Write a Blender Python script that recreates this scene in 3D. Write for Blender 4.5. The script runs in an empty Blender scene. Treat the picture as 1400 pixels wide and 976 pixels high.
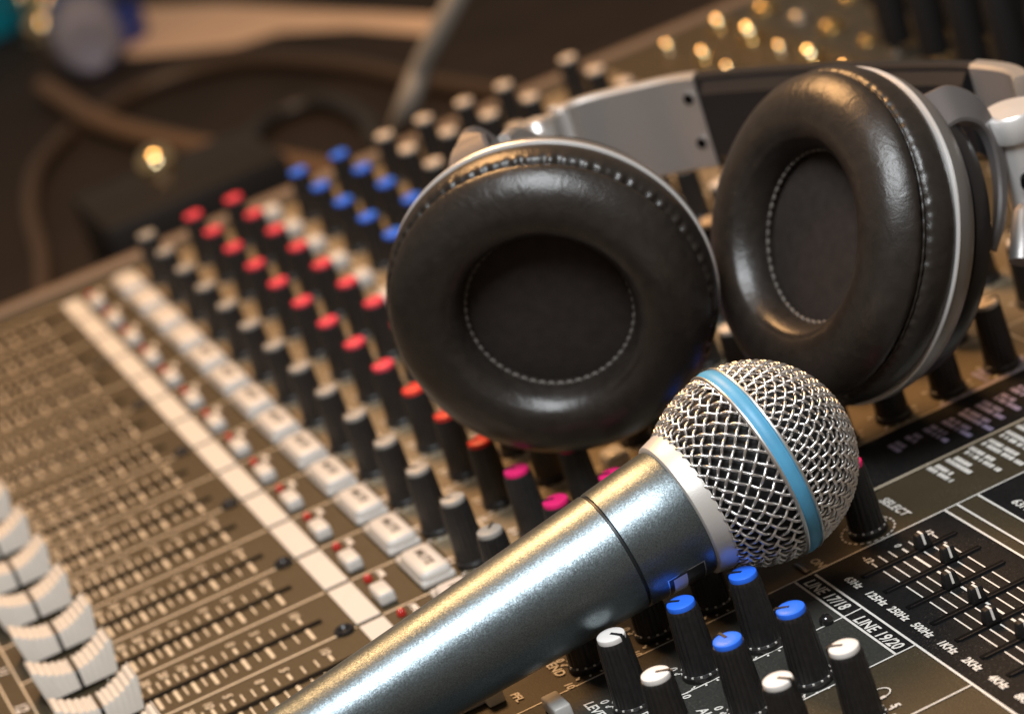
import bpy, bmesh, math, random
from mathutils import Vector, Matrix
random.seed(7)
S = 0.03                       # one channel pitch in metres; layout below is in pitches
scene = bpy.context.scene
C = scene.collection

# ------------------------------------------------------------------ camera
CAM_R = ((0.3509728, 0.88744728, -0.29875644), (0.24268838, -0.39436038, -0.88633077), (-0.90438954, 0.23857328, -0.35378291))
CAM_C = Vector((36.90025184, -4.09894804, 11.16105315))
FPX = 3954.687                 # focal length in pixels of the 1400 px wide photograph
cam = bpy.data.cameras.new('camera')
camo = bpy.data.objects.new('camera', cam); C.objects.link(camo); scene.camera = camo
cam.sensor_width = 36.0; cam.lens = FPX / 1400 * 36.0
cam.clip_start = 0.02; cam.clip_end = 50
M = Matrix.Identity(4)
for i in range(3):
    M[i][0] = CAM_R[0][i]; M[i][1] = -CAM_R[1][i]; M[i][2] = -CAM_R[2][i]; M[i][3] = CAM_C[i] * S
camo.matrix_world = M
cam.dof.use_dof = True
cam.dof.focus_distance = 23.5 * S
cam.dof.aperture_fstop = 11.0
scene.view_settings.view_transform = 'Standard'; scene.view_settings.look = 'None'
scene.view_settings.exposure = 0.0; scene.view_settings.gamma = 1.0
scene.render.resolution_x = 1024; scene.render.resolution_y = 713
scene.render.engine = 'CYCLES'

# ------------------------------------------------------------------ world and lamps
w = bpy.data.worlds.new('World'); scene.world = w; w.use_nodes = True
bg = w.node_tree.nodes['Background']
bg.inputs['Color'].default_value = (1.0, 0.80, 0.62, 1); bg.inputs['Strength'].default_value = 0.20

def area(name, pos, target, sx, sy, power, color):
    l = bpy.data.lights.new(name, 'AREA'); l.shape = 'RECTANGLE'; l.size = sx * S; l.size_y = sy * S
    l.energy = power; l.color = color
    o = bpy.data.objects.new(name, l); C.objects.link(o)
    p = Vector(pos) * S; t = Vector(target) * S
    o.location = p; o.rotation_euler = (t - p).to_track_quat('-Z', 'Y').to_euler()
    return o
area('warm_ceiling_lamp', (-4, 3, 25), (11, 3, 0), 9, 9, 9.0, (1.0, 0.54, 0.22))
area('cool_softbox', (25, -1, 23), (12, 2, 0), 10, 9, 6.6, (0.93, 0.97, 1.0))

# ------------------------------------------------------------------ materials
MATS = {}
def mat(name, col, rough=0.5, metal=0.0, bump=0.0, bscale=400.0, var=0.0, vscale=60.0, spec=0.5, coat=0.0, rvar=0.0,
        emis=None, trans=0.0, sheen=0.0, bdetail=3.0, dust=0.0):
    m = bpy.data.materials.new(name); m.use_nodes = True
    nt = m.node_tree; b = nt.nodes['Principled BSDF']
    b.inputs['Base Color'].default_value = (*col, 1); b.inputs['Roughness'].default_value = rough
    b.inputs['Metallic'].default_value = metal; b.inputs['Specular IOR Level'].default_value = spec
    b.inputs['Coat Weight'].default_value = coat
    b.inputs['Transmission Weight'].default_value = trans
    b.inputs['Sheen Weight'].default_value = sheen
    tc = nt.nodes.new('ShaderNodeTexCoord')
    src = None
    if var > 0:
        n = nt.nodes.new('ShaderNodeTexNoise'); n.inputs['Scale'].default_value = vscale; n.inputs['Detail'].default_value = 5
        nt.links.new(tc.outputs['Object'], n.inputs['Vector'])
        r = nt.nodes.new('ShaderNodeMapRange'); r.inputs[1].default_value = 0.25; r.inputs[2].default_value = 0.75
        r.inputs[3].default_value = 1 - var; r.inputs[4].default_value = 1 + var
        nt.links.new(n.outputs['Fac'], r.inputs[0])
        mx = nt.nodes.new('ShaderNodeVectorMath'); mx.operation = 'SCALE'; mx.inputs[0].default_value = col
        nt.links.new(r.outputs[0], mx.inputs['Scale']); src = mx.outputs[0]
    if dust > 0:
        n = nt.nodes.new('ShaderNodeTexNoise'); n.inputs['Scale'].default_value = 1900; n.inputs['Detail'].default_value = 2
        n2 = nt.nodes.new('ShaderNodeTexNoise'); n2.inputs['Scale'].default_value = 70; n2.inputs['Detail'].default_value = 4
        nt.links.new(tc.outputs['Object'], n.inputs['Vector']); nt.links.new(tc.outputs['Object'], n2.inputs['Vector'])
        r = nt.nodes.new('ShaderNodeMapRange'); r.inputs[1].default_value = 0.58; r.inputs[2].default_value = 0.78
        nt.links.new(n.outputs['Fac'], r.inputs[0])
        r2 = nt.nodes.new('ShaderNodeMapRange'); r2.inputs[1].default_value = 0.42; r2.inputs[2].default_value = 0.7
        nt.links.new(n2.outputs['Fac'], r2.inputs[0])
        ml = nt.nodes.new('ShaderNodeMath'); ml.operation = 'MULTIPLY'
        nt.links.new(r.outputs[0], ml.inputs[0]); nt.links.new(r2.outputs[0], ml.inputs[1])
        m2 = nt.nodes.new('ShaderNodeMath'); m2.operation = 'MULTIPLY'; m2.inputs[1].default_value = dust
        nt.links.new(ml.outputs[0], m2.inputs[0])
        mixc = nt.nodes.new('ShaderNodeMix'); mixc.data_type = 'RGBA'
        nt.links.new(m2.outputs[0], mixc.inputs[0])
        if src: nt.links.new(src, mixc.inputs[6])
        else: mixc.inputs[6].default_value = (*col, 1)
        mixc.inputs[7].default_value = (0.42, 0.36, 0.29, 1)
        src = mixc.outputs[2]
    if src: nt.links.new(src, b.inputs['Base Color'])
    if bump > 0:
        n = nt.nodes.new('ShaderNodeTexNoise'); n.inputs['Scale'].default_value = bscale; n.inputs['Detail'].default_value = bdetail
        nt.links.new(tc.outputs['Object'], n.inputs['Vector'])
        bp = nt.nodes.new('ShaderNodeBump'); bp.inputs['Strength'].default_value = bump; bp.inputs['Distance'].default_value = 0.0004
        nt.links.new(n.outputs['Fac'], bp.inputs['Height']); nt.links.new(bp.outputs[0], b.inputs['Normal'])
    if rvar > 0:
        n = nt.nodes.new('ShaderNodeTexNoise'); n.inputs['Scale'].default_value = 120; n.inputs['Detail'].default_value = 4
        nt.links.new(tc.outputs['Object'], n.inputs['Vector'])
        r = nt.nodes.new('ShaderNodeMapRange'); r.inputs[3].default_value = rough - rvar; r.inputs[4].default_value = rough + rvar
        nt.links.new(n.outputs['Fac'], r.inputs[0]); nt.links.new(r.outputs[0], b.inputs['Roughness'])
    MATS[name] = m
    return m
mat('panel', (0.048, 0.0365, 0.020), 0.52, bump=0.35, bscale=1800, var=0.16, vscale=1100, rvar=0.05, dust=0.36, spec=0.28)
mat('print_black', (0.011, 0.0105, 0.0105), 0.58, bump=0.25, bscale=1800, var=0.25, vscale=700, dust=0.24, spec=0.09)
mat('print_charcoal', (0.036, 0.036, 0.032), 0.50, bump=0.35, bscale=1800, var=0.22, vscale=1100, dust=0.25, spec=0.18)
mat('panel_lamplit', (0.185, 0.146, 0.092), 0.52, bump=0.3, bscale=1800, var=0.16, vscale=1100, rvar=0.05, dust=0.2, spec=0.3)
mat('print_white', (0.72, 0.69, 0.64), 0.55, var=0.08, vscale=900)
mat('print_line', (0.56, 0.48, 0.36), 0.55, var=0.08, vscale=600)
mat('print_lilac', (0.42, 0.38, 0.60), 0.55)
mat('chassis', (0.035, 0.028, 0.022), 0.5, bump=0.3, bscale=900)
mat('edge_trim', (0.16, 0.12, 0.09), 0.45)
mat('knob_black', (0.016, 0.015, 0.015), 0.36, bump=0.25, bscale=1200, var=0.3, vscale=500, rvar=0.08, dust=0.06)
for n, c in dict(cap_grey=(0.33, 0.31, 0.28), cap_white=(0.78, 0.75, 0.72), cap_white_lamplit=(0.66, 0.57, 0.47), cap_red=(0.74, 0.055, 0.095),  # cream tone is warm lamplight painted onto the rear rows' white caps
                 cap_orange_red=(0.72, 0.045, 0.035), cap_pink=(0.80, 0.022, 0.17), cap_blue=(0.030, 0.17, 0.92)).items():
    mat(n, c, 0.42, bump=0.08, bscale=1500, var=0.04, vscale=300, spec=0.3)
mat('pointer_black', (0.01, 0.01, 0.01), 0.5)
mat('label_white', (0.54, 0.53, 0.50), 0.62, var=0.03, vscale=200)
mat('button_white', (0.56, 0.545, 0.515), 0.35, bump=0.08, bscale=500, var=0.03, vscale=100)
mat('button_white_lamplit', (0.74, 0.66, 0.52), 0.35, bump=0.08, bscale=500)  # white button with the warm lamplight mixed into its colour
mat('fader_white', (0.60, 0.56, 0.50), 0.40, bump=0.10, bscale=500, var=0.07, vscale=110)
mat('led_red', (0.45, 0.02, 0.012), 0.12, coat=0.5)
mat('jewel_black', (0.012, 0.012, 0.012), 0.08, coat=0.6)
mat('slot_black', (0.004, 0.004, 0.004), 0.7, spec=0.06)
mat('leather', (0.0185, 0.0145, 0.0118), 0.34, bump=0.16, bscale=2400, var=0.25, vscale=300, rvar=0.05, bdetail=6)
nt = MATS['leather'].node_tree; b_ = nt.nodes['Principled BSDF']; bp1 = [x for x in nt.nodes if x.type == 'BUMP'][0]
tc_ = nt.nodes.new('ShaderNodeTexCoord'); nz = nt.nodes.new('ShaderNodeTexNoise'); nz.inputs['Scale'].default_value = 190; nz.inputs['Detail'].default_value = 4; nz.inputs['Distortion'].default_value = 1.6
bp2 = nt.nodes.new('ShaderNodeBump'); bp2.inputs['Strength'].default_value = 0.16; bp2.inputs['Distance'].default_value = 0.0012
nt.links.new(tc_.outputs['Object'], nz.inputs['Vector']); nt.links.new(nz.outputs['Fac'], bp2.inputs['Height']); nt.links.new(bp2.outputs[0], bp1.inputs['Normal'])
mat('pad_fabric', (0.030, 0.024, 0.0215), 0.95, bump=0.25, bscale=900, var=0.15, vscale=300, spec=0.1)
mat('thread', (0.115, 0.10, 0.088), 0.65, var=0.3, vscale=250)
mat('silver_paint', (0.56, 0.54, 0.52), 0.36, 0.75, bump=0.08, bscale=3000)
mat('silver_dark', (0.30, 0.285, 0.275), 0.40, 0.7, bump=0.15, bscale=2500)
mat('yoke_grey', (0.17, 0.16, 0.16), 0.42, 0.6, bump=0.15, bscale=2500)
mat('silver_bright', (0.82, 0.80, 0.78), 0.34, 0.55)
mat('chrome', (0.86, 0.85, 0.83), 0.16, 1.0)
mat('black_gloss', (0.014, 0.013, 0.014), 0.28, bump=0.1, bscale=700)
mat('black_matte', (0.012, 0.011, 0.011), 0.55, spec=0.25, bump=0.2, bscale=900)
mat('mic_body', (0.168, 0.204, 0.222), 0.375, 0.94, var=0.42, vscale=3300, rvar=0.06)
nt = MATS['mic_body'].node_tree; b_ = nt.nodes['Principled BSDF']
tc_ = nt.nodes.new('ShaderNodeTexCoord'); vo = nt.nodes.new('ShaderNodeTexVoronoi'); vo.inputs['Scale'].default_value = 3000
ge = nt.nodes.new('ShaderNodeNewGeometry'); m1 = nt.nodes.new('ShaderNodeVectorMath'); m1.operation = 'SUBTRACT'; m1.inputs[1].default_value = (0.5, 0.5, 0.5)
m2 = nt.nodes.new('ShaderNodeVectorMath'); m2.operation = 'SCALE'; m2.inputs['Scale'].default_value = 0.085
m3 = nt.nodes.new('ShaderNodeVectorMath'); m3.operation = 'ADD'; m4 = nt.nodes.new('ShaderNodeVectorMath'); m4.operation = 'NORMALIZE'
nt.links.new(tc_.outputs['Object'], vo.inputs['Vector']); nt.links.new(vo.outputs['Color'], m1.inputs[0]); nt.links.new(m1.outputs[0], m2.inputs[0])
nt.links.new(m2.outputs[0], m3.inputs[0]); nt.links.new(ge.outputs['Normal'], m3.inputs[1]); nt.links.new(m3.outputs[0], m4.inputs[0]); nt.links.new(m4.outputs[0], b_.inputs['Normal'])
mat('mic_collar', (0.66, 0.63, 0.59), 0.42, 0.45, bump=0.1, bscale=2600)
mat('wire', (0.82, 0.80, 0.78), 0.33, 0.95, var=0.12, vscale=200)
mat('wire_back', (0.012, 0.012, 0.013), 0.8)
mat('band_blue', (0.085, 0.33, 0.54), 0.46, bump=0.1, bscale=2000, var=0.10, vscale=180, rvar=0.08)
mat('badge_reflection', (0.72, 0.76, 0.85), 0.4)
mat('groove', (0.02, 0.022, 0.024), 0.4, 0.5)
mat('table_wood', (0.016, 0.0105, 0.0075), 0.65, spec=0.25, var=0.35, vscale=14)
mat('cable_brown', (0.13, 0.078, 0.042), 0.5)
mat('cable_brown_unlit', (0.055, 0.034, 0.02), 0.5)  # brown cable darkened in colour to look out of the light
mat('cable_black', (0.012, 0.011, 0.011), 0.45)
mat('cable_grey', (0.24, 0.22, 0.19), 0.5)
mat('paper', (0.72, 0.53, 0.39), 0.7, var=0.06, vscale=30)
mat('bottle_clear', (0.88, 0.86, 0.86), 0.10, trans=0.75)
mat('bottle_label', (0.02, 0.05, 0.26), 0.35)
mat('teal_plastic', (0.0, 0.22, 0.34), 0.4)
mat('gold_metal', (0.86, 0.66, 0.34), 0.22, 1.0)
mat('gold_polish', (0.95, 0.76, 0.45), 0.10, 1.0)
mat('nut_metal', (0.70, 0.66, 0.60), 0.25, 1.0)

# ------------------------------------------------------------------ helpers
def link(name, me, m=None, parent=None, loc=None, rotz=0.0, kind=None, matrix=None):
    o = bpy.data.objects.new(name, me); C.objects.link(o)
    if m and me is not None and not me.materials: me.materials.append(MATS[m])
    if parent: o.parent = parent
    if matrix is not None: o.matrix_local = matrix
    else:
        if loc is not None: o.location = Vector(loc) * S
        if rotz: o.rotation_euler.z = rotz
    if kind: o['kind'] = kind
    return o
def empty(name, loc, label, cat, group=None):
    o = bpy.data.objects.new(name, None); C.objects.link(o); o.location = Vector(loc) * S
    o.empty_display_size = 0.01
    tag(o, label, cat, group); return o
def tag(o, label, cat, group=None):
    o['label'] = label; o['category'] = cat
    if group: o['group'] = group
def mesh(name, verts, faces, smooth=False, angle=35, m=None):
    me = bpy.data.meshes.new(name)
    me.from_pydata([Vector(v) * S for v in verts], [], faces)
    bm = bmesh.new(); bm.from_mesh(me); bmesh.ops.recalc_face_normals(bm, faces=bm.faces); bm.to_mesh(me); bm.free()
    if smooth:
        me.shade_smooth(); me.set_sharp_from_angle(angle=math.radians(angle))
    if m: me.materials.append(MATS[m])
    me.update(); return me
def box(x0, x1, y0, y1, z0, z1):
    v = [(x, y, z) for z in (z0, z1) for y in (y0, y1) for x in (x0, x1)]
    f = [(0, 2, 3, 1), (4, 5, 7, 6), (0, 1, 5, 4), (2, 6, 7, 3), (0, 4, 6, 2), (1, 3, 7, 5)]
    return v, f
def bevbox(name, x0, x1, y0, y1, z0, z1, b=0.02, seg=2, top=1.0, m=None):
    """bevelled box, its top narrowed by factor top"""
    v, f = box(x0, x1, y0, y1, z0, z1)
    cx, cy = (x0 + x1) / 2, (y0 + y1) / 2
    v = [((x - cx) * (top if z == z1 else 1) + cx, (y - cy) * (top if z == z1 else 1) + cy, z) for x, y, z in v]
    bm = bmesh.new()
    vs = [bm.verts.new(Vector(p) * S) for p in v]
    for q in f: bm.faces.new([vs[i] for i in q])
    bmesh.ops.recalc_face_normals(bm, faces=bm.faces)
    bmesh.ops.bevel(bm, geom=bm.edges[:], offset=b * S, segments=seg, profile=0.5, affect='EDGES')
    me = bpy.data.meshes.new(name); bm.to_mesh(me); bm.free()
    me.shade_smooth(); me.set_sharp_from_angle(angle=math.radians(40))
    if m: me.materials.append(MATS[m])
    return me
class Acc:
    def __init__(s): s.v = []; s.f = []
    def add(s, v, f):
        o = len(s.v); s.v += v; s.f += [tuple(i + o for i in q) for q in f]
    def rect(s, x0, x1, y0, y1, z): s.add([(x0, y0, z), (x1, y0, z), (x1, y1, z), (x0, y1, z)], [(0, 1, 2, 3)])
    def quad(s, pts): s.add(pts, [(0, 1, 2, 3)])
    def disc(s, x, y, z, r, n=12): s.add([(x + r * math.cos(2 * math.pi * i / n), y + r * math.sin(2 * math.pi * i / n), z) for i in range(n)], [tuple(range(n))])
    def seg(s, x0, y0, x1, y1, wd, z):
        d = Vector((x1 - x0, y1 - y0)); d.normalize(); n = Vector((-d.y, d.x)) * wd / 2
        s.add([(x0 - n.x, y0 - n.y, z), (x1 - n.x, y1 - n.y, z), (x1 + n.x, y1 + n.y, z), (x0 + n.x, y0 + n.y, z)], [(0, 1, 2, 3)])
    def mesh(s, name, **k): return mesh(name, s.v, s.f, **k)
def lathe(prof, n=64, rfun=None, closed=False, caps=True):
    """revolve (r, z) about z; rfun(r, z, phi) -> (r, z)"""
    v = []; f = []; k = len(prof)
    for j in range(n):
        ph = 2 * math.pi * j / n
        for r, z in prof:
            rr, zz = rfun(r, z, ph) if rfun else (r, z)
            v.append((rr * math.cos(ph), rr * math.sin(ph), zz))
    for j in range(n):
        a = j * k; b = ((j + 1) % n) * k
        for i in range(k - 1): f.append((a + i, b + i, b + i + 1, a + i + 1))
        if closed: f.append((a + k - 1, b + k - 1, b, a))
    if caps and not closed:
        if prof[0][0] > 1e-6: f.append(tuple(j * k for j in range(n)))
        if prof[-1][0] > 1e-6: f.append(tuple(j * k + k - 1 for j in range(n))[::-1])
    return v, f
def spline(pts, n):
    """Catmull-Rom through pts, n samples per span"""
    P = [Vector(p) for p in pts]; P = [2 * P[0] - P[1]] + P + [2 * P[-1] - P[-2]]
    out = []
    for i in range(1, len(P) - 2):
        for j in range(n):
            t = j / n; a, b, c, d = P[i - 1], P[i], P[i + 1], P[i + 2]
            out.append(0.5 * ((2 * b) + (c - a) * t + (2 * a - 5 * b + 4 * c - d) * t * t + (3 * b - 3 * c + d - a) * t ** 3))
    out.append(P[-2]); return out
def tube(path, r, n=10, cap=True):
    v = []; f = []; N = len(path); up = Vector((0.13, 0.21, 0.97)); prev = None
    for i, p in enumerate(path):
        t = (path[min(i + 1, N - 1)] - path[max(i - 1, 0)]).normalized()
        if prev is None: prev = up
        a = (prev - t * prev.dot(t)).normalized(); b = t.cross(a); prev = a
        rr = r[i] if isinstance(r, (list, tuple)) else r
        for j in range(n):
            q = p + rr * (math.cos(2 * math.pi * j / n) * a + math.sin(2 * math.pi * j / n) * b); v.append(tuple(q))
    for i in range(N - 1):
        for j in range(n):
            k = (j + 1) % n; f.append((i * n + j, i * n + k, (i + 1) * n + k, (i + 1) * n + j))
    if cap: f.append(tuple(range(n))[::-1]); f.append(tuple((N - 1) * n + j for j in range(n)))
    return v, f
def ribbon(path, widths, hw, th, bev=0.03):
    """strip: at each point half width hw along widths[i], thickness th along the third axis"""
    v = []; f = []; N = len(path)
    for i, p in enumerate(path):
        t = (path[min(i + 1, N - 1)] - path[max(i - 1, 0)]).normalized()
        wv = widths[i]; wv = (wv - t * wv.dot(t)).normalized(); nn = t.cross(wv)
        h = hw[i] if isinstance(hw, (list, tuple)) else hw
        b = min(bev, h * 0.3, th * 0.45)
        for (a, c) in ((-h, -th / 2 + b), (-h + b, -th / 2), (h - b, -th / 2), (h, -th / 2 + b), (h, th / 2 - b), (h - b, th / 2), (-h + b, th / 2), (-h, th / 2 - b)):
            v.append(tuple(p + a * wv + c * nn))
    for i in range(N - 1):
        for j in range(8):
            k = (j + 1) % 8; f.append((i * 8 + j, i * 8 + k, (i + 1) * 8 + k, (i + 1) * 8 + j))
    f.append(tuple(range(8))[::-1]); f.append(tuple((N - 1) * 8 + j for j in range(8)))
    return v, f
TXT = {}
def text_mesh(s, size, shear=0.18, stretch=1.2, bold=0.0):
    k = (s, size, shear, stretch, bold)
    if k not in TXT:
        cu = bpy.data.curves.new('lettering', 'FONT'); cu.body = s; cu.size = size * S * 1.4; cu.shear = shear; cu.offset = bold * S
        cu.align_x = 'LEFT'; cu.align_y = 'BOTTOM_BASELINE'; cu.resolution_u = 3; cu.space_character = 1.02
        ob = bpy.data.objects.new('lettering', cu); C.objects.link(ob)
        dg = bpy.context.evaluated_depsgraph_get(); me = bpy.data.meshes.new_from_object(ob.evaluated_get(dg))
        bpy.data.objects.remove(ob); bpy.data.curves.remove(cu)
        me.transform(Matrix.Diagonal((stretch, 1, 1, 1)))
        xs = [v.co.x for v in me.vertices]; me['w'] = (max(xs) - min(xs)) / S
        me.materials.clear(); TXT[k] = me
    return TXT[k]
def text(s, u, v, size, parent, m='print_white', width=None, z=0.012, center=False, bold=0.003):
    st = 1.2
    if width:
        st = 1.2 * width / text_mesh(s, size)['w']
    me = text_mesh(s, size, 0.18, round(st, 3), bold)
    if not me.materials: me.materials.append(MATS[m])
    elif me.materials[0].name != m:
        me = me.copy(); me.materials.clear(); me.materials.append(MATS[m])
    if center: u -= me['w'] / 2
    return link('printed_text', me, None, parent, (u, v - size / 2, z))
def ray(x, y):
    d = Vector(((x - 700) / FPX, (y - 488) / FPX, 1.0))
    return Vector([sum(CAM_R[k][i] * d[k] for k in range(3)) for i in range(3)])
def on_z(x, y, z):
    """point of the horizontal plane z seen at photo pixel x, y"""
    d = ray(x, y); return CAM_C + d * ((z - CAM_C.z) / d.z)
def at(x, y, depth): return CAM_C + ray(x, y) * depth

# ------------------------------------------------------------------ table
TZ = -2.6
v, f = box(-75, 32, -40, 60, TZ - 0.8, TZ)
table = link('table_top', mesh('table_top', v, f), 'table_wood'); table['kind'] = 'structure'
tag(table, 'dark brown wooden table top under the mixing console', 'table')

# ------------------------------------------------------------------ mixing console
mixer = empty('mixing_console', (8, 4, TZ), 'brown audio mixing console covered in knobs, white faders and printed scales', 'mixing console')
OFF = Vector((8, 4, TZ))
class P:                                      # a holder so that parts use panel coordinates
    pass
def part(name, me, m=None, loc=(0, 0, 0), rotz=0.0, parent=None, kind=None):
    if parent is None: return link(name, me, m, mixer, Vector(loc) - OFF, rotz, kind)
    return link(name, me, m, parent, loc, rotz, kind)
def ptext(s, u, v, size, m='print_white', width=None, center=False, bold=0.003, z=0.012):
    return text(s, u - OFF.x, v - OFF.y, size, mixer, m, width, z - OFF.z, center, bold)

U0, U1, V0, V1 = -0.55, 22.5, -4.4, 12.4
v, f = box(U0, U1, V0, V1, -0.08, 0); part('panel', mesh('panel', v, f), 'panel')
v, f = box(U0 + 0.05, U1 - 0.05, V0 + 0.05, V1 - 0.05, TZ, -0.083); part('chassis', mesh('chassis', v, f), 'chassis')
part('side_trim', bevbox('side_trim', U0 - 0.36, U0 - 0.006, V0, V1, TZ + 0.01, 0.05, 0.05), 'edge_trim')

NCH = 14
ROWS = [(1.29, 'cap_grey'), (1.955, 'red'), (2.53, 'red'), (3.47, 'cap_blue'), (4.068, 'cap_blue'), (4.737, 'cap_white_lamplit'),
        (5.324, 'cap_white_lamplit'), (5.925, 'cap_white_lamplit'), (6.526, 'cap_white_lamplit'), (7.497, 'cap_white_lamplit')]

# knob meshes, shared
def knob_body():
    n = 72; ribs = 18
    prof = [(0.0, 0.0), (0.176, 0.0), (0.178, 0.045), (0.168, 0.062), (0.160, 0.066), (0.155, 0.20), (0.147, 0.40), (0.138, 0.60), (0.134, 0.628), (0.126, 0.640), (0.10, 0.640), (0.0, 0.640)]
    def rf(r, z, ph):
        if 0.063 < z < 0.634 and r > 0.11:
            g = 0.5 + 0.5 * math.cos(ph * ribs)
            r = r - 0.009 * (1 - g ** 0.5)
        return r, z
    v, f = lathe(prof, n, rf)
    return mesh('knob', v, f, True, 30, 'knob_black')
KNOB = knob_body()
def cap_mesh(m):
    prof = [(0.0, 0.0), (0.119, 0.0), (0.121, 0.028), (0.117, 0.042), (0.105, 0.050), (0.06, 0.054), (0.0, 0.055)]
    v, f = lathe(prof, 40); return mesh('cap', v, f, True, 40, m)
CAPS = {k: cap_mesh(k) for k in ('cap_grey', 'cap_white', 'cap_white_lamplit', 'cap_red', 'cap_orange_red', 'cap_pink', 'cap_blue')}
a = Acc()
a.add(*box(0.005, 0.122, -0.0135, 0.0135, 0.040, 0.0585)); a.add(*box(0.117, 0.139, -0.0135, 0.0135, -0.06, 0.046))
POINTER = a.mesh('pointer', m='pointer_black')
def dial_mesh(full):
    a = Acc(); z = 0.012
    for i in range(11):
        an = math.radians(225 - 27 * i); c, s_ = math.cos(an), math.sin(an)
        r0, r1 = 0.205, 0.235 if i % 5 else 0.25
        a.seg(r0 * c, r0 * s_, r1 * c, r1 * s_, 0.018, z)
    for i in (0, 10):
        an = math.radians(225 - 27 * i); a.disc(0.245 * math.cos(an), 0.245 * math.sin(an), z, 0.018)
    if full:
        a = Acc()
        for i in range(24):
            a0, a1 = 2 * math.pi * i / 24, 2 * math.pi * (i + 0.55) / 24; r = 0.238
            a.seg(r * math.cos(a0), r * math.sin(a0), r * math.cos(a1), r * math.sin(a1), 0.017, z)
    return a.mesh('dial', m='print_white')
DIAL = dial_mesh(False); DIALF = dial_mesh(True)
# glints on the notched flange, painted as small white blocks round the knob foot
a = Acc()
for i in range(14):
    an = 2 * math.pi * i / 14; c, s_ = math.cos(an), math.sin(an)
    vv, ff = box(-0.005, 0.006, -0.009, 0.009, -0.006, 0.007)
    a.add([(0.170 * c + x * c - y * s_, 0.170 * s_ + x * s_ + y * c, 0.058 + z) for x, y, z in vv], ff)
FOOT_GLINTS = a.mesh('foot_glint', m='print_white')
def knob(u, v, cap, ang, numbers=False, glint_marks=False, full=False):
    k = part('knob', KNOB, None, (u, v, 0.004), random.uniform(0, 0.3))
    link('cap', CAPS[cap], None, k, (0, 0, 0.638), -k.rotation_euler.z + 0)
    link('pointer', POINTER, None, k, (0, 0, 0.638), math.radians(ang) - k.rotation_euler.z)
    link('foot_glints', FOOT_GLINTS, None, k, (0, 0, 0), kind='stuff') if glint_marks else None
    part('dial', DIALF if full else DIAL, None, (u, v, 0))
    if numbers:
        ptext('0', u - 0.275, v - 0.155, 0.07, center=True); ptext('10', u + 0.20, v - 0.265, 0.07, center=True)
    return k
for c in range(NCH):
    for ri, (rv, cap) in enumerate(ROWS):
        if cap == 'red': cap = 'cap_red' if c < 9 else ('cap_orange_red' if c < 12 else 'cap_pink')
        ang = 225 + random.uniform(-9, 9)
        if ri == 0: ang = 145 if c == 13 else 222 + random.uniform(-12, 12)
        if ri >= 5: ang = random.choice([90, 90, 225, 120, 60])
        knob(c + 0.772, rv, cap, ang, numbers=(c > 8 and ri < 2), glint_marks=False)
MU = 15.62
for rv, cp in ((1.29, 'cap_white'), (1.93, 'cap_blue'), (2.51, 'cap_blue')): knob(MU, rv, cp, 225, True, True)
knob(15.62, 4.05, 'cap_pink', 200, False, True, True)
near = [(16.62, 1.29, 'cap_white', 29), (17.53, 1.29, 'cap_white', 60), (16.628, 1.93, 'cap_blue', 225), (16.634, 2.507, 'cap_blue', 225),
        (17.535, 1.93, 'cap_blue', 184), (17.52, 2.51, 'cap_blue', 232), (18.445, 1.93, 'cap_white', 34), (18.437, 2.514, 'cap_white', 228)]
for u, v_, cp, an in near: knob(u, v_, cp, an, not (u > 18.3 and v_ > 2.3), True)

# printed fields and lines of the master section, with one painted-light field
def field(m, u0, u1, v0, v1, z=0.004):
    a = Acc(); a.rect(u0, u1, v0, v1, z); part('print_or_light_field', a.mesh('print_or_light_field'), m)
field('print_charcoal', -0.5, 14.0, 10.35, 12.35, 0.003)
field('panel_lamplit', -0.1, 14.0, 1.14, 8.32, 0.003)  # warm lamp gradient painted as a lighter panel over the channel knobs
field('print_charcoal', 15.88, 17.727, -2.0, 3.172)
field('print_black', 15.88, 17.727, 3.172, 3.357)
field('print_black', 15.88, 21.8, 3.357, 4.676)
field('print_black', 15.88, 21.8, 5.01, 6.4)
field('print_black', 14.02, 14.96, 4.5, 7.4)
field('print_black', 14.02, 15.0, 3.6, 4.5)
def lines(m, segs, wd, z=0.008):
    for i, (x0, y0, x1, y1) in enumerate(segs):
        a = Acc(); a.seg(x0, y0, x1, y1, wd, z + 0.0004 * (i % 5)); part('printed_line', a.mesh('printed_line'), m)
lines('print_white', [(15.88, -2.5, 15.88, 8), (16.806, 0.2, 16.806, 3.345), (17.727, 0.2, 17.727, 3.345), (18.643, 0.2, 18.643, 3.345)], 0.017)
lines('print_white', [(15.93, 3.357, 21.5, 3.357), (15.90, 3.172, 17.73, 3.172), (15.90, 4.676, 21.5, 4.676), (15.90, 4.80, 21.5, 4.80), (15.90, 5.01, 21.5, 5.01)], 0.021, 0.0105)
lines('print_line', [(14.96, 3.0, 14.96, 8.2)], 0.03)
lines('print_lilac', [(14.0, 5.7, 14.0, 8.2)], 0.03)
ptext('LINE 17/18', 15.98, 3.262, 0.105, width=0.71); ptext('LINE 19/20', 16.92, 3.250, 0.105, width=0.73)
for u, v_, s in ((16.62, 1.29, 'LEVEL'), (17.53, 1.29, 'LEVEL'), (16.63, 1.93, 'AUX'), (17.535, 1.93, 'AUX'), (18.445, 1.93, 'AUX')):
    ptext(s, u - 0.39, v_ - 0.265, 0.085)
ptext('SEND', 15.24, 1.05, 0.085); ptext('PFL', 15.52, 0.62, 0.07)
ptext('SELECT', 15.20, 4.425, 0.085, width=0.47); ptext('ON', 15.66, 3.47, 0.075, 'print_line')
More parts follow.
